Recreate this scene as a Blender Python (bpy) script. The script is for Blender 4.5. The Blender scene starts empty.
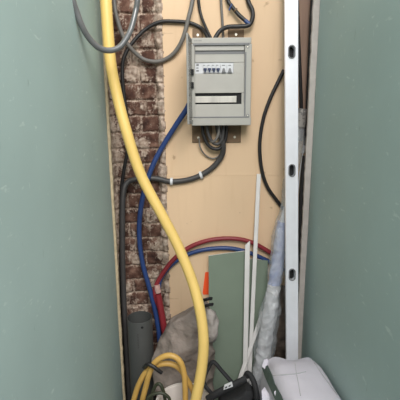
import bpy, bmesh, math, random
from mathutils import Vector, Matrix, noise
random.seed(7)
C = bpy.context.scene.collection
# ------------------------------------------------------------------ camera
PITCH = math.radians(12.7); ROLL = 0.0085; FPX = 400.0
CAM = Vector((0, 0, 1.55))
F = Vector((0, math.cos(PITCH), -math.sin(PITCH)))
R0 = Vector((1, 0, 0)); U0 = Vector((0, math.sin(PITCH), math.cos(PITCH)))
R = R0*math.cos(ROLL) - U0*math.sin(ROLL)
U = R0*math.sin(ROLL) + U0*math.cos(ROLL)
cd = bpy.data.cameras.new('camera'); cam = bpy.data.objects.new('camera', cd); C.objects.link(cam)
cd.sensor_width = 36; cd.lens = 36*FPX/400; cd.clip_start = .02
cam.matrix_world = Matrix(((R.x, U.x, -F.x, CAM.x), (R.y, U.y, -F.y, CAM.y), (R.z, U.z, -F.z, CAM.z), (0, 0, 0, 1)))
bpy.context.scene.camera = cam

def ray(px, py): return F + R*((px-200)/FPX) - U*((py-200)/FPX)
def P(px, py, Y):
    d = ray(px, py); return CAM + d*((Y-CAM.y)/d.y)
def PXp(px, py, X):
    d = ray(px, py); return CAM + d*((X-CAM.x)/d.x)
def scale_at(p): return (Vector(p)-CAM).dot(F)/FPX      # metres per pixel

# ------------------------------------------------------------------ materials
def lin(c):
    return tuple(((v/255)/12.92 if v/255 <= .04045 else ((v/255+.055)/1.055)**2.4) for v in c)
def mat(name, c, rough=.6, metal=0, var=.12, scale=12, bump=0, bscale=60, spec=.5, trans=0, alpha=1, c2=None, stretch=None, bdist=.004):
    m = bpy.data.materials.new(name); m.use_nodes = True
    nt = m.node_tree; b = nt.nodes['Principled BSDF']
    b.inputs['Roughness'].default_value = rough; b.inputs['Metallic'].default_value = metal
    b.inputs['Specular IOR Level'].default_value = spec
    b.inputs['Transmission Weight'].default_value = trans
    b.inputs['Alpha'].default_value = alpha
    tc = nt.nodes.new('ShaderNodeTexCoord'); mp = nt.nodes.new('ShaderNodeMapping')
    nt.links.new(tc.outputs['Object'], mp.inputs['Vector'])
    if stretch: mp.inputs['Scale'].default_value = stretch
    n = nt.nodes.new('ShaderNodeTexNoise'); n.inputs['Scale'].default_value = scale; n.inputs['Detail'].default_value = 6
    nt.links.new(mp.outputs['Vector'], n.inputs['Vector'])
    r = nt.nodes.new('ShaderNodeValToRGB'); r.color_ramp.elements[0].position = .3; r.color_ramp.elements[1].position = .7
    a = lin(c); d = lin(c2) if c2 else tuple(min(1, v*(1+var)) for v in a)
    a2 = a if c2 else tuple(v*(1-var) for v in a)
    r.color_ramp.elements[0].color = (*a2, 1); r.color_ramp.elements[1].color = (*d, 1)
    nt.links.new(n.outputs['Fac'], r.inputs['Fac']); nt.links.new(r.outputs['Color'], b.inputs['Base Color'])
    if bump:
        n2 = nt.nodes.new('ShaderNodeTexNoise'); n2.inputs['Scale'].default_value = bscale; n2.inputs['Detail'].default_value = 5
        nt.links.new(mp.outputs['Vector'], n2.inputs['Vector'])
        bp = nt.nodes.new('ShaderNodeBump'); bp.inputs['Strength'].default_value = bump; bp.inputs['Distance'].default_value = bdist
        nt.links.new(n2.outputs['Fac'], bp.inputs['Height']); nt.links.new(bp.outputs['Normal'], b.inputs['Normal'])
    m['ramp'] = r.name
    return m
def overlay(m, col, scale, lo, hi, stretch=(1, 1, 1), amount=1.0, rot=(0, 0, 0), detail=4):
    """mix thin marks (scratches, stains) of another colour over a material"""
    nt = m.node_tree; b = nt.nodes['Principled BSDF']
    src = b.inputs['Base Color'].links[0].from_socket
    tc = nt.nodes.new('ShaderNodeTexCoord'); mp = nt.nodes.new('ShaderNodeMapping')
    mp.inputs['Scale'].default_value = stretch; mp.inputs['Rotation'].default_value = rot
    nt.links.new(tc.outputs['Object'], mp.inputs['Vector'])
    n = nt.nodes.new('ShaderNodeTexNoise'); n.inputs['Scale'].default_value = scale; n.inputs['Detail'].default_value = detail
    nt.links.new(mp.outputs['Vector'], n.inputs['Vector'])
    r = nt.nodes.new('ShaderNodeValToRGB'); r.color_ramp.elements[0].position = lo; r.color_ramp.elements[1].position = hi
    r.color_ramp.elements[0].color = (0, 0, 0, 1); r.color_ramp.elements[1].color = (amount, amount, amount, 1)
    nt.links.new(n.outputs['Fac'], r.inputs['Fac'])
    mx = nt.nodes.new('ShaderNodeMix'); mx.data_type = 'RGBA'
    nt.links.new(r.outputs['Color'], mx.inputs['Factor']); nt.links.new(src, mx.inputs[6]); mx.inputs[7].default_value = (*lin(col), 1)
    nt.links.new(mx.outputs[2], b.inputs['Base Color'])

M = {}
M['green'] = mat('green_plasterboard', (161, 180, 176), .75, var=.05, scale=3, spec=.3)
overlay(M['green'], (196, 210, 202), 9, .66, .74, (1, 2.2, 6), .55, (.5, 0, 0))
overlay(M['green'], (190, 205, 196), 26, .69, .75, (1, 4, 1), .6, (1.0, 0, 0))
overlay(M['green'], (100, 118, 110), 14, .72, .78, (1, 5, 1), .4, (-.9, 0, 0))
M['green_off'] = mat('green_plasterboard_offcut', (128, 141, 126), .8, var=.05, scale=5, spec=.2)
M['gypsum'] = mat('gypsum_edge', (226, 222, 210), .9, var=.08, scale=60, bump=.4, bscale=120)
M['cream'] = mat('cream_edge_paper', (190, 174, 144), .85, var=.15, scale=40, bump=.6, bscale=90)
M['grey_edge'] = mat('pale_edge_paper', (190, 182, 176), .85, var=.08, scale=30, bump=.3, bscale=90)
M['ply'] = mat('plywood', (228, 197, 163), .7, var=.06, scale=3.5, stretch=(1, 1, .35), spec=.3)
overlay(M['ply'], (208, 172, 130), 4, .55, .85, (7, 1, .8), .35)
overlay(M['ply'], (150, 112, 84), 17, .70, .76, (1, 1, 1), .55)
overlay(M['ply'], (140, 105, 80), 6, .72, .76, (.5, 1, 2.4), .5, (0, .4, 0))
M['concrete'] = mat('concrete_floor', (70, 66, 61), .9, var=.25, scale=14, bump=.4)
M['yellow'] = mat('yellow_hose', (232, 197, 116), .38, var=.04, scale=9, spec=.5)
M['yellow2'] = mat('amber_hose', (206, 164, 88), .45, var=.12, scale=7)
M['conduit'] = mat('grey_conduit', (112, 112, 113), .28, var=.08, scale=20, metal=.3, spec=.7)
M['gcable'] = mat('grey_cable', (112, 108, 104), .5, var=.1, scale=20)
M['dgrey'] = mat('dark_grey_cable', (66, 64, 64), .5, var=.12, scale=18)
M['black'] = mat('black_cable', (34, 32, 33), .45, var=.15, scale=18)
M['blue'] = mat('blue_pipe', (42, 66, 118), .42, var=.08, scale=12)
M['red'] = mat('red_pipe', (134, 42, 50), .45, var=.1, scale=12)
M['pink'] = mat('pale_tape', (196, 158, 150), .7, var=.2, scale=40)
M['pvc'] = mat('grey_pvc', (70, 71, 70), .5, var=.08, scale=7)
M['bagcloth'] = mat('grey_cloth', (138, 126, 118), .8, var=.13, scale=6, bump=1, bscale=11, bdist=.03)
M['panel'] = mat('panel_plastic', (176, 173, 166), .5, var=.03, scale=15)
M['panel2'] = mat('panel_plate', (182, 179, 172), .4, var=.04, scale=15)
M['white'] = mat('white_plastic', (212, 213, 216), .45, var=.02, scale=15)
M['dark'] = mat('dark_recess', (22, 22, 24), .7)
M['navy'] = mat('dark_blue_toggle', (52, 62, 96), .5)
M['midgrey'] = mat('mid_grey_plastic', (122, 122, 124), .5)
M['lug'] = mat('brown_bracket', (122, 98, 74), .7, var=.15, scale=40)
M['screw'] = mat('bright_screw', (225, 220, 205), .35, metal=.5)
M['clear'] = mat('clear_door', (118, 119, 118), .25, alpha=.75)
M['metal'] = mat('steel_plate', (204, 200, 192), .4, metal=.35, var=.15, scale=6, stretch=(6, 1, .5))
M['alu'] = mat('aluminium_level', (238, 238, 244), .42, metal=.2, var=.03, scale=20)
M['trim'] = mat('white_trim', (222, 219, 217), .6, var=.05, scale=10)
M['orange'] = mat('orange_tape', (255, 92, 44), .6, var=.05)
M['film'] = mat('clear_film', (208, 212, 216), .14, var=.1, scale=20, bump=1, bscale=24, bdist=.012, alpha=.28, spec=.9)
M['filmhem'] = mat('film_hem', (120, 116, 114), .3, var=.25, scale=30, stretch=(4, 4, .6), alpha=.8)
M['roll'] = mat('white_foil_roll', (214, 213, 216), .25, var=.1, scale=10, bump=1, bscale=22, bdist=.012, spec=.7)
M['rollblue'] = mat('blue_print', (96, 120, 188), .3, c2=(214, 216, 226), scale=9, bump=1, bscale=22, bdist=.012, spec=.7)
M['sack'] = mat('white_paper_sack', (206, 201, 211), .8, var=.03, scale=8, bump=.5, bscale=22)
M['sackline'] = mat('sack_seam', (176, 176, 178), .8)
M['sackband'] = mat('dark_green_print', (82, 96, 90), .7, var=.2, scale=30)
M['bucket'] = mat('white_bucket', (222, 214, 208), .5, var=.05, scale=10)
M['blackbag'] = mat('black_canvas', (34, 34, 36), .75, var=.2, scale=40, bump=.4)
M['olive'] = mat('olive_cable', (50, 54, 38), .5, var=.15, scale=20)
M['wrap'] = mat('dark_wrap', (62, 54, 50), .35, c2=(118, 104, 92), scale=30, bump=.8, bscale=60)
M['wood'] = mat('brown_batten', (150, 124, 108), .8, var=.12, scale=8, stretch=(6, 6, .5))

# brick: mortar mask comes with the mesh (attribute), colours are nodes
bm_ = bpy.data.materials.new('old_brick'); bm_.use_nodes = True
nt = bm_.node_tree; b = nt.nodes['Principled BSDF']; b.inputs['Roughness'].default_value = .95; b.inputs['Specular IOR Level'].default_value = .15
tc = nt.nodes.new('ShaderNodeTexCoord')
n1 = nt.nodes.new('ShaderNodeTexNoise'); n1.inputs['Scale'].default_value = 22; n1.inputs['Detail'].default_value = 8
nt.links.new(tc.outputs['Object'], n1.inputs['Vector'])
r1 = nt.nodes.new('ShaderNodeValToRGB')
for i, (p, c) in enumerate(((.3, (58, 42, 38)), (.5, (92, 66, 57)), (.72, (134, 104, 90)))):
    e = r1.color_ramp.elements[i] if i < 2 else r1.color_ramp.elements.new(p); e.position = p; e.color = (*lin(c), 1)
nt.links.new(n1.outputs['Fac'], r1.inputs['Fac'])
n2 = nt.nodes.new('ShaderNodeTexNoise'); n2.inputs['Scale'].default_value = 55; n2.inputs['Detail'].default_value = 6
nt.links.new(tc.outputs['Object'], n2.inputs['Vector'])
r2 = nt.nodes.new('ShaderNodeValToRGB')
r2.color_ramp.elements[0].color = (*lin((138, 118, 104)), 1); r2.color_ramp.elements[1].color = (*lin((206, 188, 172)), 1)
r2.color_ramp.elements[0].position = .35; r2.color_ramp.elements[1].position = .7
nt.links.new(n2.outputs['Fac'], r2.inputs['Fac'])
at_ = nt.nodes.new('ShaderNodeAttribute'); at_.attribute_name = 'mortar'
n3 = nt.nodes.new('ShaderNodeTexNoise'); n3.inputs['Scale'].default_value = 120; n3.inputs['Detail'].default_value = 4
nt.links.new(tc.outputs['Object'], n3.inputs['Vector'])
ad = nt.nodes.new('ShaderNodeMath'); ad.operation = 'MULTIPLY_ADD'; ad.inputs[1].default_value = 1.1; 
nt.links.new(n3.outputs['Fac'], ad.inputs[0]); nt.links.new(at_.outputs['Fac'], ad.inputs[2])
r3 = nt.nodes.new('ShaderNodeValToRGB'); r3.color_ramp.elements[0].position = .68; r3.color_ramp.elements[1].position = 1.1 if False else 1.0
nt.links.new(ad.outputs[0], r3.inputs['Fac'])
mx = nt.nodes.new('ShaderNodeMix'); mx.data_type = 'RGBA'
nt.links.new(r3.outputs['Color'], mx.inputs['Factor']); nt.links.new(r1.outputs['Color'], mx.inputs[6]); nt.links.new(r2.outputs['Color'], mx.inputs[7])
nt.links.new(mx.outputs[2], b.inputs['Base Color'])
M['brick'] = bm_

# ------------------------------------------------------------------ object helpers
def wl(o):
    v = Vector((0, 0, 0))
    while o: v = v + o.location; o = o.parent
    return v
def obj(name, bm, m, parent=None, smooth=True, bevel=0):
    """ONE mesh object; bm is in world coordinates"""
    bmesh.ops.recalc_face_normals(bm, faces=bm.faces)
    if parent: off = wl(parent)
    else:
        xs = [v.co for v in bm.verts]
        off = Vector(((min(v.x for v in xs)+max(v.x for v in xs))/2, (min(v.y for v in xs)+max(v.y for v in xs))/2, min(v.z for v in xs)))
    bmesh.ops.translate(bm, verts=bm.verts, vec=-off)
    me = bpy.data.meshes.new(name); bm.to_mesh(me); bm.free()
    o = bpy.data.objects.new(name, me); C.objects.link(o)
    if parent: o.parent = parent
    else: o.location = off
    me.materials.append(m)
    if smooth:
        for p in me.polygons: p.use_smooth = True
    if bevel:
        md = o.modifiers.new('bevel', 'BEVEL'); md.width = bevel; md.segments = 2; md.limit_method = 'ANGLE'; md.angle_limit = .6
    if smooth:
        try: me.set_sharp_from_angle(angle=math.radians(40))
        except Exception: pass
    return o
def tag(o, label, cat, group=None, kind=None):
    o['label'] = label; o['category'] = cat
    if group: o['group'] = group
    if kind: o['kind'] = kind
    return o
def struct(o, label=None, cat='wall'):
    o['kind'] = 'structure'
    if label: o['label'] = label; o['category'] = cat
    return o
def thing(name, loc, label, cat, group=None):
    o = bpy.data.objects.new(name, None); C.objects.link(o); o.location = loc; o.empty_display_size = .05
    return tag(o, label, cat, group)
def box(bm, x0, x1, y0, y1, z0, z1):
    vs = [bm.verts.new((x, y, z)) for x in (x0, x1) for y in (y0, y1) for z in (z0, z1)]
    for f in ((0, 1, 3, 2), (4, 6, 7, 5), (0, 4, 5, 1), (2, 3, 7, 6), (0, 2, 6, 4), (1, 5, 7, 3)):
        bm.faces.new([vs[i] for i in f])
    return vs
def pbox(bm, x0, y0, x1, y1, Yf, Yb):
    """axis-aligned box whose front face (plane Y = Yf) covers these photo coordinates"""
    a = P(x0, (y0+y1)/2, Yf).x; c = P(x1, (y0+y1)/2, Yf).x
    t = P((x0+x1)/2, y0, Yf).z; l = P((x0+x1)/2, y1, Yf).z
    box(bm, a, c, Yf, Yb, l, t)
def prism(bm, pts, thick):
    """closed slab: outline points in 3D, thickness vector"""
    a = [bm.verts.new(p) for p in pts]; c = [bm.verts.new(Vector(p)+thick) for p in pts]
    bm.faces.new(a); bm.faces.new(c[::-1])
    for i in range(len(a)):
        j = (i+1) % len(a); bm.faces.new((a[i], a[j], c[j], c[i]))
def spline(pts, n=7):
    pts = [Vector(p) for p in pts]
    e = [pts[0]*2-pts[1]] + pts + [pts[-1]*2-pts[-2]]
    out = []
    for i in range(1, len(e)-2):
        p0, p1, p2, p3 = e[i-1:i+3]
        for k in range(n):
            t = k/n
            out.append(.5*((2*p1)+(p2-p0)*t+(2*p0-5*p1+4*p2-p3)*t*t+(3*p1-p0-3*p2+p3)*t**3))
    out.append(pts[-1]); return out
def sweep(bm, path, rad, seg=14, caps=True, wob=0, flat=None, crk=0, cf=26):
    """tube along a path; rad is a number or a function of 0..1"""
    up = Vector((0, 1, 0)); rings = []; nrm = None
    L = len(path)
    for i, p in enumerate(path):
        t = (path[min(i+1, L-1)]-path[max(i-1, 0)]).normalized()
        if nrm is None:
            nrm = up.cross(t); nrm = nrm.normalized() if nrm.length > .05 else Vector((1, 0, 0)).cross(t).normalized()
        nrm = (nrm - t*nrm.dot(t)).normalized(); bi = t.cross(nrm)
        r = rad(i/(L-1)) if callable(rad) else rad
        ring = []
        for k in range(seg):
            a = 2*math.pi*k/seg
            rr = r
            d = nrm*math.cos(a)+bi*math.sin(a)*(flat or 1)
            if wob: rr = r*(1+wob*noise.noise(Vector((p.x*9+math.cos(a)*1.5, p.y*9+math.sin(a)*1.5, p.z*14))))
            if crk:
                q = p+d*r
                rr *= 1-crk*(abs(noise.noise(q*cf))*1.5+.6*abs(noise.noise(q*cf*2.2+Vector((3, 1, 7)))))+crk*.35
            ring.append(bm.verts.new(p+d*rr))
        rings.append(ring)
    for i in range(L-1):
        for k in range(seg):
            bm.faces.new((rings[i][k], rings[i][(k+1) % seg], rings[i+1][(k+1) % seg], rings[i+1][k]))
    if caps: bm.faces.new(rings[0][::-1]); bm.faces.new(rings[-1])
    return rings
def ppath(pts, n=7): return spline([P(*p) for p in pts], n)
def cable(name, pts, wpx, m, label=None, cat='cable', group=None, parent=None, n=7):
    """round cable through photo points (x, y, distance); wpx = its width in the photo"""
    path = ppath(pts, n); r = .5*wpx*sum(scale_at(p) for p in path)/len(path)
    bm = bmesh.new(); sweep(bm, path, r)
    o = obj(name, bm, m, parent)
    if label: tag(o, label, cat, group)
    return o
def lathe(bm, c, prof, seg=48):
    rings = []
    for r, z in prof:
        rings.append([bm.verts.new((c[0]+r*math.cos(2*math.pi*k/seg), c[1]+r*math.sin(2*math.pi*k/seg), z)) for k in range(seg)])
    for i in range(len(prof)-1):
        for k in range(seg):
            bm.faces.new((rings[i][k], rings[i][(k+1) % seg], rings[i+1][(k+1) % seg], rings[i+1][k]))
    return rings
def disc_y(bm, c, r, y0, y1, seg=12, hole=0):
    a = [bm.verts.new((c[0]+r*math.cos(2*math.pi*k/seg), y0, c[1]+r*math.sin(2*math.pi*k/seg))) for k in range(seg)]
    d = [bm.verts.new((v.co.x, y1, v.co.z)) for v in a]
    bm.faces.new(a); bm.faces.new(d[::-1])
    for k in range(seg): bm.faces.new((a[k], a[(k+1) % seg], d[(k+1) % seg], d[k]))

# ------------------------------------------------------------------ setting
YB = 1.868; YP = 1.85          # brick face, plywood face
YE = 1.72                      # far edge of the side walls
XL = P(103, 60, YE).x; XR = P(316, 80, YE).x
def wall_slab(name, x, side):
    bm = bmesh.new(); ny, nz = 34, 60; out = x+side*.10
    y0 = .35
    g = []
    for j in range(nz+1):
        row = []
        for i in range(ny+1):
            y = y0+(YE-y0)*i/ny; z = 2.75*j/nz
            dx = .0016*noise.noise(Vector((side*3, y*2.5, z*2.5)))
            if i == ny: y += .006*noise.noise(Vector((side, 0, z*22)))+.004*noise.noise(Vector((side, 5, z*60)))
            row.append(bm.verts.new((x+side*dx, y, z)))
        g.append(row)
    for j in range(nz):
        for i in range(ny): bm.faces.new((g[j][i], g[j][i+1], g[j+1][i+1], g[j+1][i]))
    edge = [e for e in bm.edges if e.is_boundary]
    r = bmesh.ops.extrude_edge_only(bm, edges=edge)
    for v in [v for v in r['geom'] if isinstance(v, bmesh.types.BMVert)]: v.co.x = out
    bm.faces.new([v for v in sorted([v for v in r['geom'] if isinstance(v, bmesh.types.BMVert)], key=lambda v: math.atan2(v.co.z-1.37, v.co.y-1.03))])
    return struct(obj(name, bm, M['green']), 'pale green moisture resistant plasterboard lining the %s side of the recess' % ('left' if side < 0 else 'right'))
wall_slab('wall_left', XL, -1); wall_slab('wall_right', XR, 1)
def edge_trim(name, x, w, side, m, y0, y1, seed, rag=1):
    """ragged paper-faced board edge standing behind the lining"""
    bm = bmesh.new(); n = 170; cols = []
    for j in range(n+1):
        z = 2.75*j/n
        ww = w*(1+rag*.22*noise.noise(Vector((seed, 0, z*30)))+rag*.25*noise.noise(Vector((seed, 3, z*75))))
        xi = x-side*ww
        cols.append([bm.verts.new(c) for c in ((x+side*.05, y0, z), (x+side*.001, y0, z), (xi, y0+.006, z), (xi, y1, z), (x+side*.05, y1, z))])
    for j in range(n):
        for k in range(5):
            l = (k+1) % 5
            bm.faces.new((cols[j][k], cols[j][l], cols[j+1][l], cols[j+1][k]))
    bm.faces.new(cols[0]); bm.faces.new(cols[-1][::-1])
    return struct(obj(name, bm, m, smooth=False))
edge_trim('trim_1', XL, .008, -1, M['cream'], YE+.008, YE+.03, 1.3)
edge_trim('trim_2', XR, .022, 1, M['grey_edge'], YE+.008, YE+.03, 7.7, .35)

# brick wall at the back, real relief
bm = bmesh.new()
CH = .0725; xply = P(165, 130, YP).x
X0, X1 = -.62, .66
lay = bm.verts.layers.float.new('mortar')
xs = [X0+.02*i for i in range(int((-.46-X0)/.02)+1)]
x = -.455
while x < xply+.03: xs.append(x); x += .0042
while x < X1: xs.append(x); x += .04
zs = [.0046*j for j in range(int(2.75/.0046)+1)]
def fn(x, z, s, k=0): return noise.noise(Vector((x*s, z*s, k)))
g = []
for z in zs:
    row = []
    for x in xs:
        zz = z+.007*fn(x, z, 9)+.003*fn(x, z, 40, 2); c = math.floor(zz/CH); fz = zz/CH-c
        BL = .215 if c % 3 else .112
        xx = x+.006*fn(x, z, 9, 7)+(.1 if c % 2 else 0)+.05*math.sin(c*7.3); fx = (xx/BL) % 1
        d = min(fz, 1-fz)*CH; dxm = min(fx, 1-fx)*BL; e = min(d, dxm)
        mort = max(0, min(1, (.009-e)/.006))
        recess = .009*mort
        smear = max(0, min(1, (fn(x*1.2, z*.9, 10, 4)+.6*fn(x, z*.6, 34, 9)+.35*fn(x*1.6, z*.5, 90, 3)+.12)*1.5))
        edge = max(0, min(1, (x-(xply-.036+.016*fn(x, z, 12, 3)))/.016))
        edl = max(0, min(1, ((-.372+.03*fn(x, z, 7, 6))-x)/.02))
        mm = max(mort*.38+.15*fn(x, z, 30, 12), smear*.6, edge*.85, edl*.7)
        y = YB+recess+.004*fn(x, z, 28, 1)+.003*fn(x, z, 80, 5)-.004*smear
        if edge > 0 and x < xply+.02: y -= edge*(.020+.012*fn(x, z, 24, 8)) * (1 if x < xply+.004+.009*fn(x, z, 20, 2) else 0)
        if edl > 0: y -= edl*.02
        v = bm.verts.new((x, y, z)); v[lay] = mm; row.append(v)
    g.append(row)
for j in range(len(zs)-1):
    for i in range(len(xs)-1): bm.faces.new((g[j][i], g[j][i+1], g[j+1][i+1], g[j+1][i]))
ob = obj('wall_back', bm, M['brick']); struct(ob, 'rough old brick wall with smeared mortar behind the recess')
me = ob.data
# close the brick wall with real thickness and an added, unseen return each side that blocks light leaks
bm = bmesh.new(); box(bm, X0-.2, X1+.2, YB+.03, YB+.13, 0, 2.75); struct(obj('wall_back_core', bm, M['concrete'], smooth=False))
for nm, xa in (('wall_light_block_left', X0-.08), ('wall_light_block_right', X1+.0)):
    bm = bmesh.new(); box(bm, xa, xa+.08, 1.2, YB+.03, 0, 2.75); struct(obj(nm, bm, M['concrete'], smooth=False))
bm = bmesh.new(); box(bm, -3, 3, -3.2, YB+.13, -.08, 0); struct(obj('floor', bm, M['concrete'], smooth=False), 'dusty grey concrete floor', 'floor')

# plywood backing board (upper sheet and lower sheet meet at a fine joint)
zj = P(230, 176, YP).z; xr = XR+.09
def ply(z0, z1, label):
    bm = bmesh.new(); box(bm, xply, xr, YP, YP+.017, z0, z1)
    return tag(obj('plywood_board', bm, M['ply'], smooth=False, bevel=.0006), label, 'board', 'plywood sheets lining the back')
ply(zj+.0006, 2.72, 'upper tan plywood sheet on the back wall, carrying the grey electrical panel')
ply(0, zj, 'lower tan plywood sheet on the back wall, behind the green offcut and grey bag')

# ------------------------------------------------------------------ electrical panel
YF = 1.75
base = P(221, 125, YF); base.y = YP
pn = thing('fuse_box', base, 'grey two row electrical distribution panel screwed to the plywood, clear door open', 'electrical panel')
bm = bmesh.new(); pbox(bm, 192, 38, 250.5, 124.5, YF+.03, YP-.0015); obj('back_box', bm, M['panel'], pn, False, .004)
# cover: frame with two real openings
bm = bmesh.new()
def strip(a): pbox(bm, *a, YF, YF+.03)
for a in ((191.5, 37.5, 251.5, 43.5), (191.5, 117.5, 251, 125.5), (191.5, 43.5, 195, 117.5), (244.5, 43.5, 251.3, 117.5)): strip(a)
cv = obj('cover', bm, M['panel'], pn, False, .003)
bm = bmesh.new(); pbox(bm, 193, 43, 249.5, 45, YF-.002, YF+.01); obj('groove', bm, M['midgrey'], cv, False)
bm = bmesh.new(); pbox(bm, 193.5, 116.6, 249, 117.8, YF-.001, YF+.01); obj('groove', bm, M['midgrey'], cv, False)
bm = bmesh.new()
for a in ((195, 44, 244.5, 50.5), (195, 104.2, 244.5, 117.5)): pbox(bm, *a, YF+.006, YF+.03)
for a in ((195, 50.5, 244.5, 62.5), (195, 73.5, 244.5, 93), (233.5, 62.5, 244.5, 73.5), (241.5, 93, 244.5, 104.2)): pbox(bm, *a, YF+.014, YF+.03)
obj('front_plate', bm, M['panel2'], pn, False, .0015)
bm = bmesh.new(); pbox(bm, 195, 50.5, 244.5, 54, YF+.0125, YF+.02); obj('shade_strip', bm, M['midgrey'], pn, False)  # grey strip paints the shadow under the window's top edge
bm = bmesh.new(); pbox(bm, 195, 93, 241.5, 104.2, YF+.024, YF+.03); obj('slot', bm, M['dark'], pn, False)
bm = bmesh.new(); pbox(bm, 195.2, 96.2, 236.5, 102.6, YF+.016, YF+.024); obj('blanking_plate', bm, M['metal'], pn, False, .001)
bm = bmesh.new(); pbox(bm, 195, 62.5, 233.5, 73.5, YF+.018, YF+.03); obj('breaker_plate', bm, M['white'], pn, False, .001)
for k in range(6):
    if k < 4: x0, x1 = 203.2+k*4.35, 207.3+k*4.35
    else: x0, x1 = 220.8+(k-4)*6.2, 226.6+(k-4)*6.2
    bm = bmesh.new(); pbox(bm, x0, 64.2, x1, 72.8, YF+.011, YF+.019); br = obj('breaker', bm, M['white'], pn, False, .0008)
    bm = bmesh.new()
    if k < 4: pbox(bm, x0+.35, 68, x1-.5, 70, YF+.003, YF+.011); pbox(bm, x0+1.2, 70, x1-1.3, 72, YF+.006, YF+.011)
    else:
        pts = [P(x0+.9, 72.6, YF+.006), P(x1-.9, 72.6, YF+.006), P(x1-2, 68.2, YF+.006), P(x0+2, 68.2, YF+.006)]
        prism(bm, pts, Vector((0, .006, 0)))
    obj('toggle', bm, M['navy'] if k < 4 else M['midgrey'], br, False, .0006)
bm = bmesh.new()
for (x0, y0, x1, y1) in ((196.3, 64, 198.8, 66), (196.3, 67.5, 198.5, 68.6), (196.3, 70, 198.8, 71.6), (203, 64.9, 205, 65.5), (207.5, 64.9, 209.6, 65.5), (212, 64.9, 214, 65.5), (216.2, 64.9, 218.4, 65.5), (222, 64.8, 225, 65.6), (228.4, 64.8, 231, 65.6)):
    pbox(bm, x0, y0, x1, y1, YF+.0102, YF+.0112) if x0 > 200 else pbox(bm, x0, y0, x1, y1, YF+.0172, YF+.0184)
obj('printed_marks', bm, M['midgrey'], pn, False)
bm = bmesh.new()
for x in (194.5, 196.4, 198.6, 200.4): pbox(bm, x, 40.2, x+1, 41.2, YF-.0006, YF+.002)
obj('maker_mark', bm, M['midgrey'], cv, False)
for (x, y) in ((247.8, 46.8), (247.6, 115.5)):
    p = P(x, y, YF); bm = bmesh.new(); disc_y(bm, (p.x, p.z), .0062, YF-.0012, YF+.004)
    s = obj('cover_screw', bm, M['midgrey'], cv, False); bm = bmesh.new(); disc_y(bm, (p.x, p.z), .003, YF-.002, YF); obj('screw_head', bm, M['screw'], s, False)
bm = bmesh.new(); pbox(bm, 244.6, 52, 246, 116, YF-.001, YF+.006); obj('rail_line', bm, M['midgrey'], cv, False)
for (x0, y0, x1, y1, sx, sy) in ((192.5, 28.5, 203, 44, 197.8, 35), (228, 29, 244, 44, 236, 34.5), (192, 118, 212, 142.5, 198.3, 137.5), (222, 118, 241, 142.5, 234.6, 137)):
    bm = bmesh.new(); pbox(bm, x0, y0, x1, y1, YP-.007, YP-.0015); l = obj('bracket', bm, M['lug'], pn, False, .002)
    p = P(sx, sy, YP-.007); bm = bmesh.new(); disc_y(bm, (p.x, p.z), .0055, YP-.010, YP-.005); obj('screw', bm, M['screw'], l, False)
# the clear door stands open, hinged on the left
hx = P(192.3, 80, YF).x; zt = P(192, 40, YF).z; zb = P(192, 123, YF).z
fx_ = P(188.3, 80, 1.60).x
bm = bmesh.new(); prism(bm, [(hx-.002, YF, zb), (hx-.002, YF, zt), (fx_, 1.60, zt), (fx_, 1.60, zb)], Vector((-.003, 0, 0)))
dr = obj('door', bm, M['clear'], pn, False)
bm = bmesh.new()
for z0, z1 in ((zt-.012, zt+.001), (zb-.001, zb+.012)):
    prism(bm, [(hx, YF-.002, z0), (hx, YF-.002, z1), (fx_+.002, 1.598, z1), (fx_+.002, 1.598, z0)], Vector((-.008, 0, 0)))
box(bm, fx_-.006, fx_+.002, 1.592, 1.602, zb, zt); obj('door_frame', bm, mat('grey_door_frame', (142, 140, 136), .5), dr, False, .001)
for (ya, yb) in ((69, 75), (82, 88)):
    bm = bmesh.new(); pbox(bm, 191, ya, 193.8, yb, YF-.012, YF+.002); obj('hinge', bm, M['dark'], dr, False, .002)

# ------------------------------------------------------------------ cables around the panel
YC = 1.838
cable('electrical_cable', [(208, 38.4, 1.80), (206, 34, 1.81), (201, 28, YC), (190, 23, YC), (175, 21.5, YC), (160, 22, YC), (146, 29, YC), (133, 42, 1.83), (124.5, 56, 1.825), (122.3, 70, 1.825), (123.5, 90, 1.825), (127, 120, 1.825), (128, 145, 1.825), (124, 170, 1.82), (121.5, 190, 1.82), (121, 230, 1.82), (121, 270, 1.825), (122.5, 320, 1.825), (125, 360, 1.825), (127, 404, 1.825)], 3.6, M['black'],
      'black cable arching left from the panel top over the bare brick', group='cables around the panel')
cable('electrical_cable', [(196.5, -30, YC), (198.5, 0, YC), (201, 15, YC), (206, 28, 1.81), (211, 38.4, 1.79)], 3.0, M['black'], 'straight black cable coming down from above into the panel top', group='cables around the panel')
cable('electrical_cable', [(220, -30, YC), (221, 0, YC), (222.3, 20, YC), (223.2, 38, YC)], 2.6, M['gcable'], 'thin grey cable running straight down behind the panel top', group='cables around the panel')
cable('electrical_cable', [(243, -25, YC), (248, 0, YC), (252.3, 10, 1.83), (252.6, 18, 1.82), (249, 25, 1.81), (240, 26.5, 1.81), (228, 27, 1.81), (220, 31, 1.80), (215, 38.3, 1.795)], 4.4, M['black'], 'thick black cable curling from the top right down to the panel', group='cables around the panel')
sl = thing('sleeved_cable', P(238, 20, YC), 'short black sleeved cable with blue and orange ends above the panel', 'cable', 'cables around the panel')
cable('sleeve', [(224, -20, 1.835), (228, 0, 1.83), (232, 6.5, 1.825), (238.5, 14.5, 1.82), (245, 20.5, 1.815)], 4.0, M['black'], parent=sl)
cable('blue_core', [(245, 20.5, 1.815), (250, 24.6, 1.81)], 4.2, M['blue'], parent=sl)['label'] = 'blue end of the sleeved cable'
cable('blue_tab', [(229, 10.5, 1.82), (230.5, 7, 1.82), (232, 4, 1.82)], 1.7, M['blue'], parent=sl)
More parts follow.
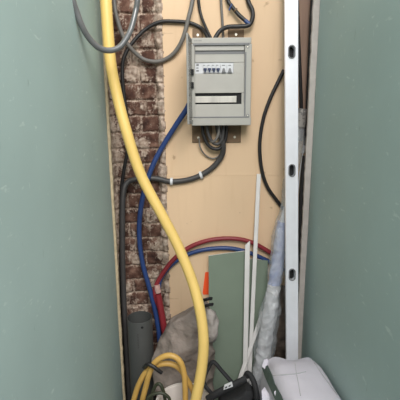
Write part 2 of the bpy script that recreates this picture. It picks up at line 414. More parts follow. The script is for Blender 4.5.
cable('orange_band', [(235, 9.5, 1.818), (236, 10.6, 1.818)], 4.6, M['lug'], parent=sl)
cable('electrical_cable', [(114, -40, 1.80), (114, 0, 1.80), (118, 22, 1.80), (126, 42, 1.81), (140, 57, YC), (152, 61.5, YC), (164, 60, YC), (175, 52, 1.83), (183, 38, 1.82), (188.5, 18, 1.815), (192.5, 0, 1.82), (197, -40, YC)], 4.2, M['gcable'], 'grey cable sagging in a wide loop between brick pier and panel', group='cables around the panel')
# bundle under the panel: short loops, and one conduit running off to the left
YD = 1.812
cable('flexible_conduit', [(217.5, 124.2, YD), (219, 132, YD), (223, 144, YD), (222, 155, 1.83), (213, 167, YC), (200, 175.5, YC), (187, 180, YC), (171, 181.5, YC), (156, 178.5, YC), (140, 178.5, 1.83), (128, 182, 1.825), (123.5, 192, 1.81), (122.5, 215, 1.80), (122.5, 250, 1.80), (123.5, 290, 1.80), (125, 320, 1.80), (130, 404, 1.80)], 5.4, M['dgrey'],
      'dark grey conduit clipped to the plywood, running left from the panel bottom', 'conduit')
loops = [([(202, 124.2, YD), (203.5, 135, YD), (209, 146, YD), (218, 149, YD), (224.5, 142, YD), (226.5, 132, YD), (226, 124.2, YD)], 3.4, M['black'], 'outermost black cable loop hanging below the panel'),
         ([(206.5, 124.2, 1.80), (208, 133, 1.80), (212.5, 142, 1.80), (218, 144, 1.80), (222.5, 138, 1.80), (223.5, 124.2, 1.80)], 3.2, M['dgrey'], 'inner dark grey cable loop hanging below the panel'),
         ([(218.5, 124.2, 1.79), (218.8, 132, 1.79), (215.6, 140, 1.79), (211, 141, 1.80), (208, 132, 1.80)], 2.6, M['gcable'], 'short lighter grey cable in the middle under the panel'),
         ([(199, 138, 1.825), (200.5, 148, 1.825), (206, 155.5, YC), (214, 158.5, YC), (221, 154, YC)], 1.5, M['gcable'], 'thin grey earth wire drooping lowest under the panel')]
for pts, w, m, lab in loops: cable('electrical_cable', pts, w, m, lab, group='cables around the panel')
for (x, y, lab) in ((201, 175, 'white cable clip on the grey conduit, nearer the panel'), (171.5, 181.5, 'white cable clip on the grey conduit, near the plywood edge')):
    bm = bmesh.new(); c = P(x, y, YC-.002)
    d = Vector((1, 0, .35 if x > 180 else -.05)).normalized()
    prof = []
    for k in range(17):
        a = math.pi*(-.25+1.5*k/16); prof.append(a)
    u = d.cross(Vector((0, 1, 0))).normalized(); rr = .0145
    ring = []
    for e in (-.006, .006):
        for q in (rr, rr+.0035):
            ring.append([bm.verts.new(c+d*e+u*(q*math.cos(a))*1.0+Vector((0, -1, 0))*(q*.85*math.sin(a))) for a in prof])
    for i0, i1 in ((0, 1), (1, 3), (3, 2), (2, 0)):
        for k in range(16): bm.faces.new((ring[i0][k], ring[i0][k+1], ring[i1][k+1], ring[i1][k]))
    for k in (0, 16): bm.faces.new([ring[i][k] for i in (0, 1, 3, 2)])
    tag(obj('cable_clip', bm, M['white']), lab, 'clip', 'cable clips')
cable('electrical_cable', [(284, 70, YC), (279, 80, YC), (270.5, 98, YC), (263.5, 118, YC), (260, 140, YC), (260.2, 158, YC), (263, 175, YC), (268, 188, YC), (275, 198, YC), (284, 210, YC)], 3.6, M['black'], 'black cable bowing across the plywood left of the long level', group='cables around the panel')

# ------------------------------------------------------------------ hoses and pipes
cable('hose', [(103, -50, 1.62), (105, -20, 1.62), (106, 0, 1.62), (108, 32, 1.62), (111, 65, 1.62), (117, 95, 1.62), (125.5, 128, 1.61), (140.5, 174, 1.60), (163, 217, 1.58), (178, 246, 1.56), (192.5, 282, 1.52), (200.5, 313, 1.48), (203.5, 340, 1.45), (202, 366, 1.43), (197, 394, 1.41), (191, 420, 1.40), (188, 440, 1.40)], 11, M['yellow'],
      'long thick pale yellow hose hanging down in front of the brick', 'hose', n=9)
cable('conduit_loop', [(69, -50, 1.36), (71, -20, 1.36), (73, 0, 1.36), (76.8, 12, 1.37), (82, 26, 1.38), (89, 38, 1.40), (98.5, 47.5, 1.42), (109, 50.5, 1.44), (119, 47.5, 1.46), (126, 39, 1.48), (131, 29, 1.50), (135.5, 12, 1.52), (137.5, 0, 1.52), (138.5, -20, 1.52), (138, -50, 1.52)], 6.0, M['conduit'],
      'shiny grey conduit sagging in a loop before the hose at top left', 'conduit', n=9)
cable('water_pipe', [(189, 104, 1.79), (186, 110, 1.80), (176, 125, 1.815), (163.5, 145, 1.83), (153, 165, 1.825), (144.5, 190, 1.82), (140, 215, 1.82), (139.5, 240, 1.82), (143, 265, 1.82), (150, 290, 1.815), (156, 315, 1.81), (159, 335, 1.805), (162, 375, 1.80), (164, 408, 1.80)], 4.9, M['blue'],
      'blue pipe curving down the brick from beside the panel', 'pipe', 'water pipes')
cable('water_pipe', [(169, 404, 1.832), (166, 360, 1.832), (163, 322, 1.83), (160, 300, 1.825), (159, 287, 1.825), (163, 275, 1.83), (176, 261, 1.835), (193, 252.5, 1.838), (212, 248.6, 1.838), (232, 248.5, 1.838), (250, 253, 1.838), (266, 260, 1.838), (284, 270, 1.838)], 4.2, M['blue'],
      'blue pipe arching low over the top of the green offcut', 'pipe', 'water pipes')
rp = thing('water_pipe', P(165, 405, 1.81), 'red pipe arching over the blue one above the green offcut', 'pipe', 'water pipes')
cable('pipe', [(174, 404, 1.79), (169.5, 352, 1.79), (161.5, 315, 1.80), (155.5, 297, 1.81), (156, 286, 1.815), (163, 273, 1.82), (175, 258, 1.825), (190, 247, 1.828), (206, 241, 1.828), (222, 238.6, 1.828), (238, 239, 1.828), (252, 242.5, 1.828), (266, 250, 1.828), (284, 262, 1.828)], 4.4, M['red'], parent=rp)
cable('sleeve', [(158, 294, 1.80), (161, 310, 1.795), (164.5, 330, 1.79), (168.5, 350, 1.79)], 6.6, M['red'], parent=rp)
cable('tape', [(157, 285, 1.806), (157.5, 289, 1.804), (158.5, 292.5, 1.802)], 6.0, M['pink'], parent=rp)['label'] = 'pale pinkish tape around the red pipe'

# grey drain pipe standing on the floor
yp = 1.73; ct = P(139.7, 317, yp); r0 = 12.6*scale_at(ct); zt_ = ct.z
bm = bmesh.new(); rg = lathe(bm, (ct.x, yp), ((r0-.004, .0), (r0, 0), (r0, zt_-.002), (r0-.001, zt_), (r0-.0035, zt_), (r0-.004, zt_-.002), (r0-.004, 0.0)))
dp = thing('drain_pipe', Vector((ct.x, yp, 0)), 'wide grey plastic drain pipe standing open ended beside the left wall', 'pipe')
obj('pipe_wall', bm, M['pvc'], dp)
bm = bmesh.new(); a0 = math.radians(-72)
c0 = Vector((ct.x+(r0)*math.cos(a0), yp+r0*math.sin(a0), zt_-.022))
nrm = Vector((math.cos(a0), math.sin(a0), 0)); tg = Vector((-nrm.y, nrm.x, 0))
prism(bm, [c0+tg*(.006*math.cos(t))+Vector((0, 0, .006*math.sin(t))) for t in [2*math.pi*k/14 for k in range(14)]], nrm*.0012); obj('drilled_hole', bm, M['dark'], dp, False)
bm = bmesh.new(); a0 = math.radians(-92)
for k in range(6):
    c0 = Vector((ct.x+r0*math.cos(a0), yp+r0*math.sin(a0), zt_-.05-k*.014)); nrm = Vector((math.cos(a0), math.sin(a0), 0)); tg = Vector((-nrm.y, nrm.x, 0))
    prism(bm, [c0-tg*.0025, c0+tg*.0025, c0+tg*.0025-Vector((0, 0, .009)), c0-tg*.0025-Vector((0, 0, .009))], nrm*.0008)
obj('printed_marks', bm, M['dgrey'], dp, False)

# ------------------------------------------------------------------ grey bag
def loft(bm, rows, Yc, depth, seg=44, amp=.012, sq=2.6, seed=0, fs=11):
    """soft body: rows of (photo y, left x, right x, depth factor)"""
    rings = []
    for (py, xl, xr_, df) in rows:
        a = P(xl, py, Yc); c = P(xr_, py, Yc); cx = (a.x+c.x)/2; w = (c.x-a.x)/2; z = max(.004, (a.z+c.z)/2)
        ring = []
        for k in range(seg):
            t = 2*math.pi*k/seg; ca, sa = math.cos(t), math.sin(t)
            ex = math.copysign(abs(ca)**(2/sq), ca); ey = math.copysign(abs(sa)**(2/sq), sa)
            p = Vector((cx+w*ex, Yc+depth*df*ey, z))
            f = noise.noise(Vector((p.x*fs+seed, p.y*fs, p.z*fs)))+.5*noise.noise(Vector((p.x*fs*2.3+seed, p.y*fs*2.3, p.z*fs*2.3)))
            rid = -abs(noise.noise(Vector((p.x*fs*1.2+9+seed, p.y*fs, p.z*fs*.8))))*1.4
            p += Vector((ex, ey, .3)).normalized()*amp*(f*.7+rid)
            if p.z < .002: p.z = .002
            ring.append(bm.verts.new(p))
        rings.append(ring)
    for i in range(len(rings)-1):
        for k in range(seg): bm.faces.new((rings[i][k], rings[i][(k+1) % seg], rings[i+1][(k+1) % seg], rings[i+1][k]))
    bm.faces.new(rings[0]); bm.faces.new(rings[-1][::-1])
def interp_rows(rows, step=3):
    out = []
    for a, c in zip(rows, rows[1:]):
        n = max(1, int(abs(c[0]-a[0])/step))
        for k in range(n): out.append(tuple(a[i]+(c[i]-a[i])*k/n for i in range(4)))
    out.append(rows[-1]); return out
BY = 1.68
rows = interp_rows([(299, 203, 208, .12), (302, 196, 211, .35), (308, 188, 213, .55), (316, 176, 216, .72), (326, 167, 218, .85), (338, 159, 218, .95), (350, 154, 217, 1), (364, 152, 216, 1), (380, 153, 216, 1), (400, 156, 216, 1), (425, 158, 215, .95), (446, 160, 214, .85)], 1.5)
bg = thing('cloth_bag', Vector((P(184, 400, BY).x, BY, 0)), 'crumpled grey cloth bag slumped against the plywood behind the coil', 'bag')
bm = bmesh.new(); loft(bm, rows, BY, .08, amp=.03, fs=9, seg=120); bb = obj('bag_body', bm, M['bagcloth'], bg)
bm = bmesh.new(); rows2 = interp_rows([(309, 207, 211, .2), (313, 205.5, 216, .6), (322, 204.5, 218.5, 1), (332, 205, 218.5, 1), (339, 206, 217, .7), (342, 208, 214, .3)], 2)
loft(bm, rows2, 1.625, .04, amp=.008, sq=2.2, seed=4, fs=20); obj('side_pocket', bm, mat('pale_grey_cloth', (158, 150, 145), .85, var=.1, scale=9, bump=1, bscale=18, bdist=.02), bg)
for i, (y, x0, x1) in enumerate(((299, 203, 212), (305, 204, 213))):
    bm = bmesh.new(); sweep(bm, ppath([(x0, y+1.5, 1.645), ((x0+x1)/2, y, 1.63), (x1, y-.5, 1.65)]), .008, flat=.4); obj('strap', bm, M['black'], bg)
bm = bmesh.new(); prism(bm, [P(203.4, 294.5, YP-.002), P(202.6, 293, YP-.002), P(205.2, 272.3, YP-.002), P(209, 272, YP-.002), P(208.5, 294.6, YP-.002)], Vector((0, .001, 0)))
tag(obj('tape_strip', bm, M['orange'], smooth=False), 'bright orange tape strip on the plywood beside the green offcut', 'tape')

# ------------------------------------------------------------------ leaning boards and strips
def leaning(pts, YT, YBm, zfloor=True):
    """photo outline (top points) dropped to the floor on a plane leaning on the plywood"""
    return pts
def plane_pt(px, py, YT, ZT, Ybot):
    # point on plane through (Y=YT,Z=ZT) and (Y=Ybot,Z=0)
    n = Vector((0, ZT, YT-Ybot)); n = Vector((0, -ZT, (YT-Ybot)))  # normal in YZ
    d = ray(px, py); q = Vector((0, Ybot, 0))
    return CAM+d*((q-CAM).dot(n)/d.dot(n))
def floor_x(x, YT, ZT, Yb): return Vector((x, Yb, 0))
ztop = P(228, 253, 1.82).z
def board(outline, YT, Yb, thick, name, label, edge):
    zt2 = P(outline[0][0], outline[0][1], YT).z
    top = [plane_pt(x, y, YT, zt2, Yb) for x, y in outline]
    L = Vector((top[0].x+.004, Yb, 0)); Rr = Vector((top[-1].x+.0, Yb, 0))
    nrm = Vector((0, -zt2, YT-Yb)).normalized()
    if nrm.y > 0: nrm = -nrm
    t = thing(name, Vector(((L.x+Rr.x)/2, Yb, 0)), label, 'plasterboard', 'green plasterboard offcuts')
    pts = [L]+top+[Rr]
    bm = bmesh.new(); prism(bm, pts, -nrm*.0006); obj('green_face', bm, M['green_off'], t, False)['label'] = 'green paper face'
    bm = bmesh.new(); prism(bm, [p-nrm*.0007 for p in pts], -nrm*thick); obj('plaster_core', bm, M['gypsum'], t, False)
    return t
board([(208.5, 256), (228, 253.2), (248.5, 250.8), (249.5, 259)], 1.812, 1.735, .011, 'plasterboard_offcut', 'wide green plasterboard offcut leaning on the plywood, left of the white strips', None)
board([(248, 259), (268, 260.5)], 1.828, 1.765, .011, 'plasterboard_offcut', 'narrow green plasterboard offcut, right of the white strips', None)
def slat(top, w, Yt, bot, Yb, label, depth=.006, cut=0):
    a = P(top[0], top[1], Yt); c = P(bot[0], bot[1], Yb)
    d = (a-c); 
    if c.z > 0: c = c - d*(c.z/d.z)
    d = (a-c).normalized(); hw = .5*w*scale_at(a); s = d.cross(Vector((0, 1, 0))).normalized()
    if s.x < 0: s = -s
    f = s.cross(d).normalized()
    if f.y > 0: f = -f
    bm = bmesh.new()
    prism(bm, [c-s*hw, c+s*hw, a+s*hw-d*0, a-s*hw-d*cut], -f*depth)
    # shallow lip that makes it an angle section
    prism(bm, [c+s*(hw-.0015), c+s*hw, a+s*hw, a+s*(hw-.0015)], f*.008)
    c.z = 0
    return tag(obj('trim_strip', bm, M['trim'], smooth=False), label, 'trim', 'pale trim strips leaning at the back')
slat((247.6, 241), 4.6, 1.79, (244.6, 398), 1.70, 'shorter white trim strip with slanted top, left of the pair', cut=.02)
slat((258.8, 174), 3.8, YC, (248.5, 395), 1.715, 'tallest white trim strip leaning on the plywood')
slat((262.8, 312), 3.4, 1.775, (238.5, 382), 1.70, 'short tilted white trim strip behind the wrapped roll')

# ------------------------------------------------------------------ plastic wrapped roll
rl = thing('wrapped_roll', Vector((P(256, 400, 1.70).x, 1.70, 0)), 'long roll in clear plastic film with blue print, leaning behind the level', 'roll')
a = P(301.5, 109, 1.80); c = P(259.5, 380, 1.70); dd = a-c; c0 = c-dd*((c.z-.012)/dd.z)
NA = 260
axis = [c0+(a-c0)*(k/NA) for k in range(NA+1)]
def frad(t): return (.050-.023*max(0, (t-.2)/.8)+.006*math.sin(t*23)+.004*math.sin(t*51))*(1 if t < .97 else .9)
bm = bmesh.new(); sweep(bm, axis, frad, seg=56, wob=.06, crk=.16, cf=16, caps=True); obj('plastic_film', bm, M['film'], rl)['label'] = 'clear wrinkled plastic film'
def along(py):   # parameter of axis nearest to photo row py
    best = min(range(NA+1), key=lambda i: abs(proj(axis[i])[1]-py)); return best
def proj(p):
    q = Vector(p)-CAM; z = q.dot(F); return (200+FPX*q.dot(R)/z, 200-FPX*q.dot(U)/z)
i1, i2, i3 = along(284), along(222), along(206)
bm = bmesh.new(); sweep(bm, axis[0:i1+1], lambda t: .0365+.002-.006*t+.001*math.sin(t*17), seg=60, wob=.08, crk=.2); obj('white_roll', bm, M['roll'], rl)
bm = bmesh.new(); sweep(bm, axis[i1:i2+1], .0295, seg=60, wob=.08, crk=.2); obj('blue_print', bm, M['rollblue'], rl)
bm = bmesh.new(); sweep(bm, axis[i2:i3+1], lambda t: .024-.012*t, seg=50, wob=.1, crk=.25); obj('folded_end', bm, M['roll'], rl)
ih = along(140)
bm = bmesh.new(); sweep(bm, axis[ih:], lambda t: .0255+.002*t, seg=40, wob=.05, crk=.15); obj('film_neck', bm, M['filmhem'], rl)
bm = bmesh.new(); sweep(bm, axis[-14:], .0275, seg=20, wob=.06); obj('hem', bm, mat('film_fold', (146, 141, 136), .5, var=.06, scale=20), rl)

# dark crumpled wrap filling the gap between roll and level
bm = bmesh.new(); rows4 = interp_rows([(286, 281, 287, .2), (294, 277, 289, .7), (310, 274, 290, 1), (340, 272, 290, 1), (380, 270, 288, 1), (425, 268, 287, .9)], 3)
loft(bm, rows4, 1.795, .03, amp=.014, sq=2.4, seed=21, fs=16, seg=48)
tag(obj('crumpled_wrap', bm, M['wrap']), 'dark brown crumpled plastic wrap stuffed between the roll and the level', 'plastic wrap')

# ------------------------------------------------------------------ aluminium level
lt = P(291.5, -40, 1.765); lb = P(292.2, 357, 1.60); dl = lt-lb; lb0 = lb-dl*(lb.z/dl.z); Ltot = (lt-lb0).length
dz = (lt-lb0).normalized(); sx = Vector((1, 0, 0)); sx = (sx-dz*sx.dot(dz)).normalized(); fz = sx.cross(dz).normalized()   # fz points to the camera (-Y)
if fz.y > 0: fz = -fz
W = 12.3*scale_at(P(291.5, 170, 1.68)); D = .024
def slots():
    out = []
    for py in (52, 170.5, 274.5):
        best = min((abs(proj(lb0+dz*(Ltot*k/2000))[1]-py), Ltot*k/2000) for k in range(2001)); out.append(best[1])
    return out
SL = slots(); hw, hh = .0125, .0245
def stadium(cx, cy, w, h, n=10):
    return [(cx+w*math.cos(t), cy+(h-w)*(1 if 0 <= t < math.pi else -1)+w*math.sin(t)) for t in [2*math.pi*k/(2*n) for k in range(2*n)]]
def plate_with_holes(name, outline, holes, thick, m, parent, O):
    cu = bpy.data.curves.new(name, 'CURVE'); cu.dimensions = '2D'; cu.fill_mode = 'BOTH'; cu.extrude = thick/2
    for poly in [outline]+holes:
        s = cu.splines.new('POLY'); s.points.add(len(poly)-1); s.use_cyclic_u = True
        for q, (u, v) in zip(s.points, poly): q.co = (u, v, 0, 1)
    o = bpy.data.objects.new(name, cu); C.objects.link(o); bpy.context.view_layer.update()
    me = bpy.data.meshes.new_from_object(o.evaluated_get(bpy.context.evaluated_depsgraph_get()))
    bpy.data.objects.remove(o); bpy.data.curves.remove(cu)
    bm = bmesh.new(); bm.from_mesh(me); bpy.data.meshes.remove(me)
    for v in bm.verts:
        u, w, d = v.co; v.co = O+sx*u+dz*w+fz*d
    bmesh.ops.remove_doubles(bm, verts=bm.verts, dist=1e-6)
    return obj(name, bm, m, parent, False)
lv = thing('spirit_level', lb0.copy(), 'long white aluminium straightedge level with oval grip holes standing upright', 'level')
plate_with_holes('level_body', [(-W/2, 0), (W/2, 0), (W/2, Ltot), (-W/2, Ltot)], [stadium(0, s, hw, hh) for s in SL], D, M['alu'], lv, lb0-fz*(D/2))
bm = bmesh.new()
for u0, u1 in ((-W/2, -W/2+.006), (W/2-.006, W/2)):
    prism(bm, [lb0+sx*u0, lb0+sx*u1, lb0+sx*u1+dz*Ltot, lb0+sx*u0+dz*Ltot], fz*.0025)
obj('edge_rib', bm, M['alu'], lv, False)
for s in SL:
    plate_with_holes('grip', stadium(0, s, hw+.0028, hh+.0028), [stadium(0, s, hw-.001, hh-.001)], .006, M['midgrey'], lv, lb0+fz*.001)
bm = bmesh.new(); prism(bm, [lb0-fz*(D+.0)+sx*(-W/2)+dz*.02, lb0-fz*D+sx*(W/2)+dz*.02, lb0-fz*D+sx*(W/2)+dz*Ltot, lb0-fz*D+sx*(-W/2)+dz*Ltot], -fz*.0015)
obj('dark_backing', bm, M['dark'], lv, False)  # dark sheet closing the grip holes, coloured for the shade inside them

# ------------------------------------------------------------------ gap on the right
bm = bmesh.new(); prism(bm, [P(299, 120, 1.845), P(306.5, 120, 1.845), P(313, -30, 1.845), P(297.5, -30, 1.845)], Vector((0, -.008, 0)))
tag(obj('wooden_batten', bm, M['wood'], smooth=False), 'brown wooden batten in the narrow gap right of the level', 'batten')
cable('electrical_cable', [(295, -30, 1.80), (297, 0, 1.80), (299, 50, 1.80), (301, 95, 1.81), (302, 130, 1.83)], 3.6, M['black'], 'black cable just right of the level in the dark gap', group='cables in the right gap')
cable('electrical_cable', [(316, -30, 1.80), (312.5, 0, 1.80), (310, 50, 1.80), (307.8, 100, 1.80), (306, 130, 1.805), (304.8, 146, 1.805)], 4.0, M['black'], 'black cable against the right board edge, ending in a white plug', group='cables in the right gap')
bm = bmesh.new(); sweep(bm, ppath([(304.6, 145.5, 1.80), (303.6, 149, 1.80), (303, 153, 1.80)]), .0068); tag(obj('cable_connector', bm, M['white']), 'small white plug in the dark gap right of the level', 'connector')
cable('wire', [(302.8, 153, 1.80), (300.8, 165, 1.80), (298.8, 182, 1.80), (297, 200, 1.80)], 1.1, M['white'], 'thin white wire hanging from the plug beside the level', 'wire')
cable('rubber_hose', [(305, 156, 1.79), (303, 175, 1.785), (301.3, 200, 1.78), (300.5, 235, 1.775), (299, 280, 1.77), (297.5, 330, 1.76), (295.5, 380, 1.76), (293.5, 409, 1.77)], 5.0, M['black'], 'thick black rubber hose standing in the gap right of the level', 'hose')

# ------------------------------------------------------------------ paper sack at lower right
sk = thing('paper_sack', Vector((.38, 1.32, 0)), 'white paper sack with torn left side standing by the right wall', 'sack')
def sack_top():
    rows_ = []
    prof = [(261.5, 367), (267, 357.5), (273, 354.6), (280, 355.6), (287.5, 360), (296, 360.2), (303, 357.2), (309, 355.2), (314, 359.5)]
    return prof
YK0 = 1.50; YK1 = 1.00
prof = [P(x, y, YK0) for x, y in sack_top()]
bm = bmesh.new(); N = 26; grid = []
Zb = 0.0
fL = P(278, 402, 1.20); fR = P(346, 402, 1.22)
for j in range(N+1):
    t = j/N; Y = YK0+(YK1-YK0)*t; row = []
    flat = math.sin(min(1, t*3)*math.pi/2)
    x_l = prof[0].x+(.012)*t; x_r = min(prof[-1].x+.05*min(1, t*1.6), XR-.012)
    zl = .535+.0*t
    top = []
    for k, p in enumerate(prof):
        s = (p.x-prof[0].x)/(prof[-1].x-prof[0].x)
        x = x_l+(x_r-x_l)*s
        zf = .562+.08*t+.012*math.sin(s*math.pi)-.05*max(0, (.12-s)/.12)-.012*max(0, (s-.9)/.1)
        z = p.z*(1-flat)+zf*flat-.05*max(0, t-.8)/.2
        top.append(Vector((x, Y, z)))
    # sides down to the floor
    left = [Vector((top[0].x-.012*math.sin(q*math.pi), Y, top[0].z*(1-q))) for q in (1, .85, .65, .45, .25, .1)]
    right = [Vector((min(top[-1].x+.012*math.sin(q*math.pi), XR-.006), Y, top[-1].z*(1-q))) for q in (.1, .25, .45, .65, .85, 1)]
    allp = left+top+right
    for q in allp:
        w = .005*noise.noise(q*9)+.003*noise.noise(q*26)
        if q.z > .01: q.z += w
        q.y += .004*noise.noise(q*12+Vector((5, 0, 0)))
    grid.append([bm.verts.new(q) for q in allp])
for j in range(N):
    for i in range(len(grid[0])-1): bm.faces.new((grid[j][i], grid[j][i+1], grid[j+1][i+1], grid[j+1][i]))
bm.faces.new(grid[0]); bm.faces.new(grid[-1][::-1])
body = obj('sack_body', bm, M['sack'], sk)
md = body.modifiers.new('soft', 'SUBSURF'); md.levels = 1; md.render_levels = 2
def ztop_at(x, y):
    best = None
    for j in range(N+1):
        pass
    return .57
from mathutils.bvhtree import BVHTree
bvh = BVHTree.FromPolygons([v.co+wl(body) for v in body.data.vertices], [p.vertices[:] for p in body.data.polygons])
def on_sack(px, py, lift=.0012):
    d = ray(px, py).normalized(); h = bvh.ray_cast(CAM, d)
    return (h[0]+h[1]*(lift if h[1].dot(d) < 0 else -lift)) if h[0] else P(px, py, 1.3)
for pts in ([(295, 364), (296.5, 374), (298.5, 384), (300.5, 396)], [(314, 363), (321, 373), (329, 384), (337, 395)], [(272, 376), (284, 375), (296, 374), (306, 372)]):
    bm = bmesh.new(); path = spline([on_sack(x, y) for x, y in pts], 6); sweep(bm, path, .0013, 6); obj('seam', bm, M['sackline'], sk)
# dark printed band and torn flaps on the left side
L0 = [(263, 367), (266, 376), (270, 385), (275, 396), (281, 408)]
bm = bmesh.new()
ra = [P(x-.6, y+1, 1.46-.05*i) for i, (x, y) in enumerate(L0)]; rb = [P(x+4.6+(1.2 if i % 2 else 0), y-1.5, 1.46-.05*i) for i, (x, y) in enumerate(L0)]
sn = lambda q: (lambda h: h[0]+(q-h[0]).normalized()*.002+Vector((-.003, -.003, .002)))(bvh.find_nearest(q))
va = [bm.verts.new(on_sack(x-.3, y+1)+Vector((-.003, -.004, .003))) for x, y in L0]; vb = [bm.verts.new(on_sack(x+5.2+(1.2 if i % 2 else 0), y-1.5)+Vector((-.003, -.004, .003))) for i, (x, y) in enumerate(L0)]
for i in range(4): bm.faces.new((va[i], va[i+1], vb[i+1], vb[i]))
r = bmesh.ops.extrude_face_region(bm, geom=bm.faces[:]); bmesh.ops.translate(bm, verts=[v for v in r['geom'] if isinstance(v, bmesh.types.BMVert)], vec=(.003, .004, -.003))
obj('printed_band', bm, M['sackband'], sk, False)['label'] = 'dark green printed band along the torn side'
def flap(pts, Y):
    bm = bmesh.new(); prism(bm, [P(x, y, Y+dy) for x, y, dy in pts], Vector((.0015, .0015, -.0015))); obj('torn_flap', bm, M['sack'], sk, False)
flap([(262, 366, 0), (264, 360, .02), (267, 358.5, .03), (268.5, 362, .02), (267, 367, 0), (269.5, 374, -.03), (267, 372, -.02)], 1.45)
flap([(261.5, 391, 0), (264.5, 387, .02), (267, 391, .0), (272, 399, -.03), (275, 406, -.05), (263, 407, -.04)], 1.33)
flap([(274, 392, 0), (277.5, 389, .01), (279, 397, -.01), (281, 404, -.03), (277, 402, -.03)], 1.24)

# ------------------------------------------------------------------ bucket, coil and small cables
bc = P(184, 383, 1.575); RB = .118; cy = bc.y-RB; cx = P(184, 390, cy).x; H = bc.z
bk = thing('bucket', Vector((cx, cy, 0)), 'round white plastic bucket on the floor under the yellow hoses', 'bucket')
bm = bmesh.new(); rg = lathe(bm, (cx, cy), ((.001, 0), (RB*.82, 0), (RB*.98, H-.03), (RB*.985, H-.004), (RB*.985-.004, H-.004), (RB*.97-.004, H-.03), (RB*.82-.004, .005), (.001, .005)))
obj('bucket_body', bm, M['bucket'], bk)
bm = bmesh.new(); lathe(bm, (cx, cy), ((RB*.98, H-.012), (RB*1.03, H-.012), (RB*1.035, H), (RB*.97, H+.001), (RB*.97, H-.012))); obj('rim', bm, M['bucket'], bk)
hc = thing('hose_coil', Vector((P(150, 400, 1.5).x, 1.53, 0)), 'coil of thin amber yellow hose tied together, looped over the bucket', 'hose')
path = [(126, 440, 1.60), (128, 420, 1.56), (134, 399, 1.53), (139, 384, 1.52), (147, 371, 1.51), (159, 364.5, 1.51), (171, 364, 1.51), (180, 369, 1.51), (187, 380, 1.51), (194, 393, 1.51), (198, 410, 1.51), (196, 432, 1.50), (188, 438, 1.48), (184.5, 425, 1.47), (185.3, 400, 1.47), (185, 386, 1.47), (184, 373, 1.47), (180, 361.5, 1.47), (172.5, 356, 1.475), (164, 356.5, 1.48), (155, 362.5, 1.485), (149.5, 373, 1.49), (146, 386, 1.50), (142.5, 400, 1.51), (137, 425, 1.56), (136, 440, 1.60)]
cable('hose', path, 5.6, M['yellow2'], parent=hc, n=9)
bm = bmesh.new(); sweep(bm, ppath([(144.5, 367.5, 1.50), (148, 364.5, 1.462), (153, 366.5, 1.455), (157, 369.5, 1.452), (161.5, 372.6, 1.455)]), .0105, flat=.75); obj('cable_tie', bm, M['black'], hc)
cable('extension_cable', [(146, 425, 1.40), (147, 402, 1.40), (151, 395.5, 1.40), (159, 393, 1.40), (166, 395, 1.40), (170, 402, 1.40), (170, 425, 1.41)], 3.2, M['olive'], 'dark olive cable arching low at the left of the bucket', 'cable', 'olive cables on the bucket')
cable('extension_cable', [(150, 420, 1.44), (152, 396, 1.44), (155.5, 386, 1.445), (159.5, 384, 1.44), (163, 390, 1.435), (165, 400, 1.43), (166, 420, 1.43)], 3.4, M['olive'], 'dark olive cable standing up steeply behind the low arch', 'cable', 'olive cables on the bucket')

# ------------------------------------------------------------------ black tool bag
tb = thing('tool_bag', Vector((P(232, 400, 1.5).x, 1.50, 0)), 'black canvas tool bag with stiff handle standing before the green offcut', 'bag')
bm = bmesh.new(); rows3 = interp_rows([(386, 245, 251, .3), (391, 238, 255, .4), (397.5, 220, 250, .45), (400, 219, 254, .8), (408, 218, 257, 1), (430, 218, 258, 1), (470, 218, 257, 1), (492, 219, 255, .9)], 5)
loft(bm, rows3, 1.50, .11, amp=.006, sq=4, seed=11); obj('bag_body', bm, M['blackbag'], tb)
bm = bmesh.new(); sweep(bm, ppath([(216, 398, 1.49), (206, 387, 1.50), (204, 379, 1.53), (209, 367, 1.56), (213.5, 362, 1.565), (222, 371, 1.55), (233, 383.5, 1.52)]), lambda t: .0095-.004*max(0, .35-t), flat=.8); obj('handle', bm, M['blackbag'], tb)
bm = bmesh.new(); sweep(bm, ppath([(208, 399, 1.47), (217, 393.5, 1.46), (231, 386.5, 1.46), (246, 379, 1.48)]), .0165, flat=.75); hg = obj('grip', bm, M['blackbag'], tb)
bm = bmesh.new()
lp = [P(223.5, 390, 1.435), P(224.5, 386.6, 1.435), P(232, 383.4, 1.435), P(233, 386.6, 1.435)]
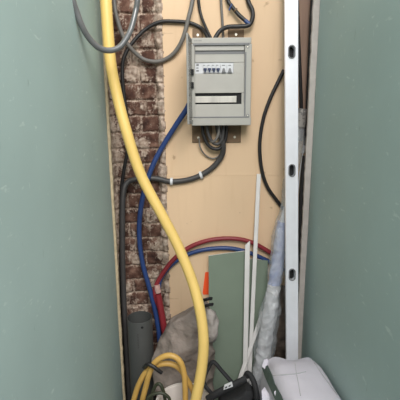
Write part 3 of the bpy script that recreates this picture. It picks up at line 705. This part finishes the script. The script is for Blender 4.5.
prism(bm, lp, Vector((0, .012, 0))); lb_ = obj('label', bm, M['white'], hg, False); lb_['label'] = 'small white printed label on the grip'
bm = bmesh.new()
for k in range(2):
    prism(bm, [P(225+k*3.4, 388.6-k*1.5, 1.434), P(225.4+k*3.4, 387-k*1.5, 1.434), P(227.4+k*3.4, 386.2-k*1.5, 1.434), P(227+k*3.4, 387.8-k*1.5, 1.434)], Vector((0, .002, 0)))
obj('printed_marks', bm, M['dgrey'], lb_, False)
bm = bmesh.new(); sweep(bm, ppath([(246, 377, 1.52), (248, 373.5, 1.52), (252.5, 379, 1.50), (256, 390, 1.47), (257, 404, 1.45), (256.5, 420, 1.44)]), .0135, flat=.9); obj('side_band', bm, M['blackbag'], tb)

# ------------------------------------------------------------------ light
sc = bpy.context.scene
w = bpy.data.worlds.new('world'); sc.world = w; w.use_nodes = True
wt = w.node_tree; bgn = wt.nodes['Background']
wc = wt.nodes.new('ShaderNodeTexCoord'); sp = wt.nodes.new('ShaderNodeSeparateXYZ'); rp_ = wt.nodes.new('ShaderNodeValToRGB')
wt.links.new(wc.outputs['Generated'], sp.inputs[0]); wt.links.new(sp.outputs['Z'], rp_.inputs['Fac']); wt.links.new(rp_.outputs['Color'], bgn.inputs['Color'])
rp_.color_ramp.elements[0].color = (.12, .125, .13, 1); rp_.color_ramp.elements[1].color = (.92, .97, 1, 1); rp_.color_ramp.elements[1].position = .75
bgn.inputs['Strength'].default_value = 1.5
def area(name, loc, tgt, sx_, sy_, e, col):
    l = bpy.data.lights.new(name, 'AREA'); l.shape = 'RECTANGLE'; l.size = sx_; l.size_y = sy_; l.energy = e; l.color = col
    o = bpy.data.objects.new(name, l); C.objects.link(o); o.location = loc
    o.rotation_euler = (Vector(tgt)-Vector(loc)).to_track_quat('-Z', 'Y').to_euler(); return o
area('window_daylight', (.6, -1.1, 3.5), (0, 1.8, 1.2), 2.2, 1.8, 168, (1, .97, .93))
sc.view_settings.view_transform = 'Standard'; sc.view_settings.look = 'None'
sc.view_settings.exposure = 0; sc.view_settings.gamma = 1; sc.view_settings.use_curve_mapping = False
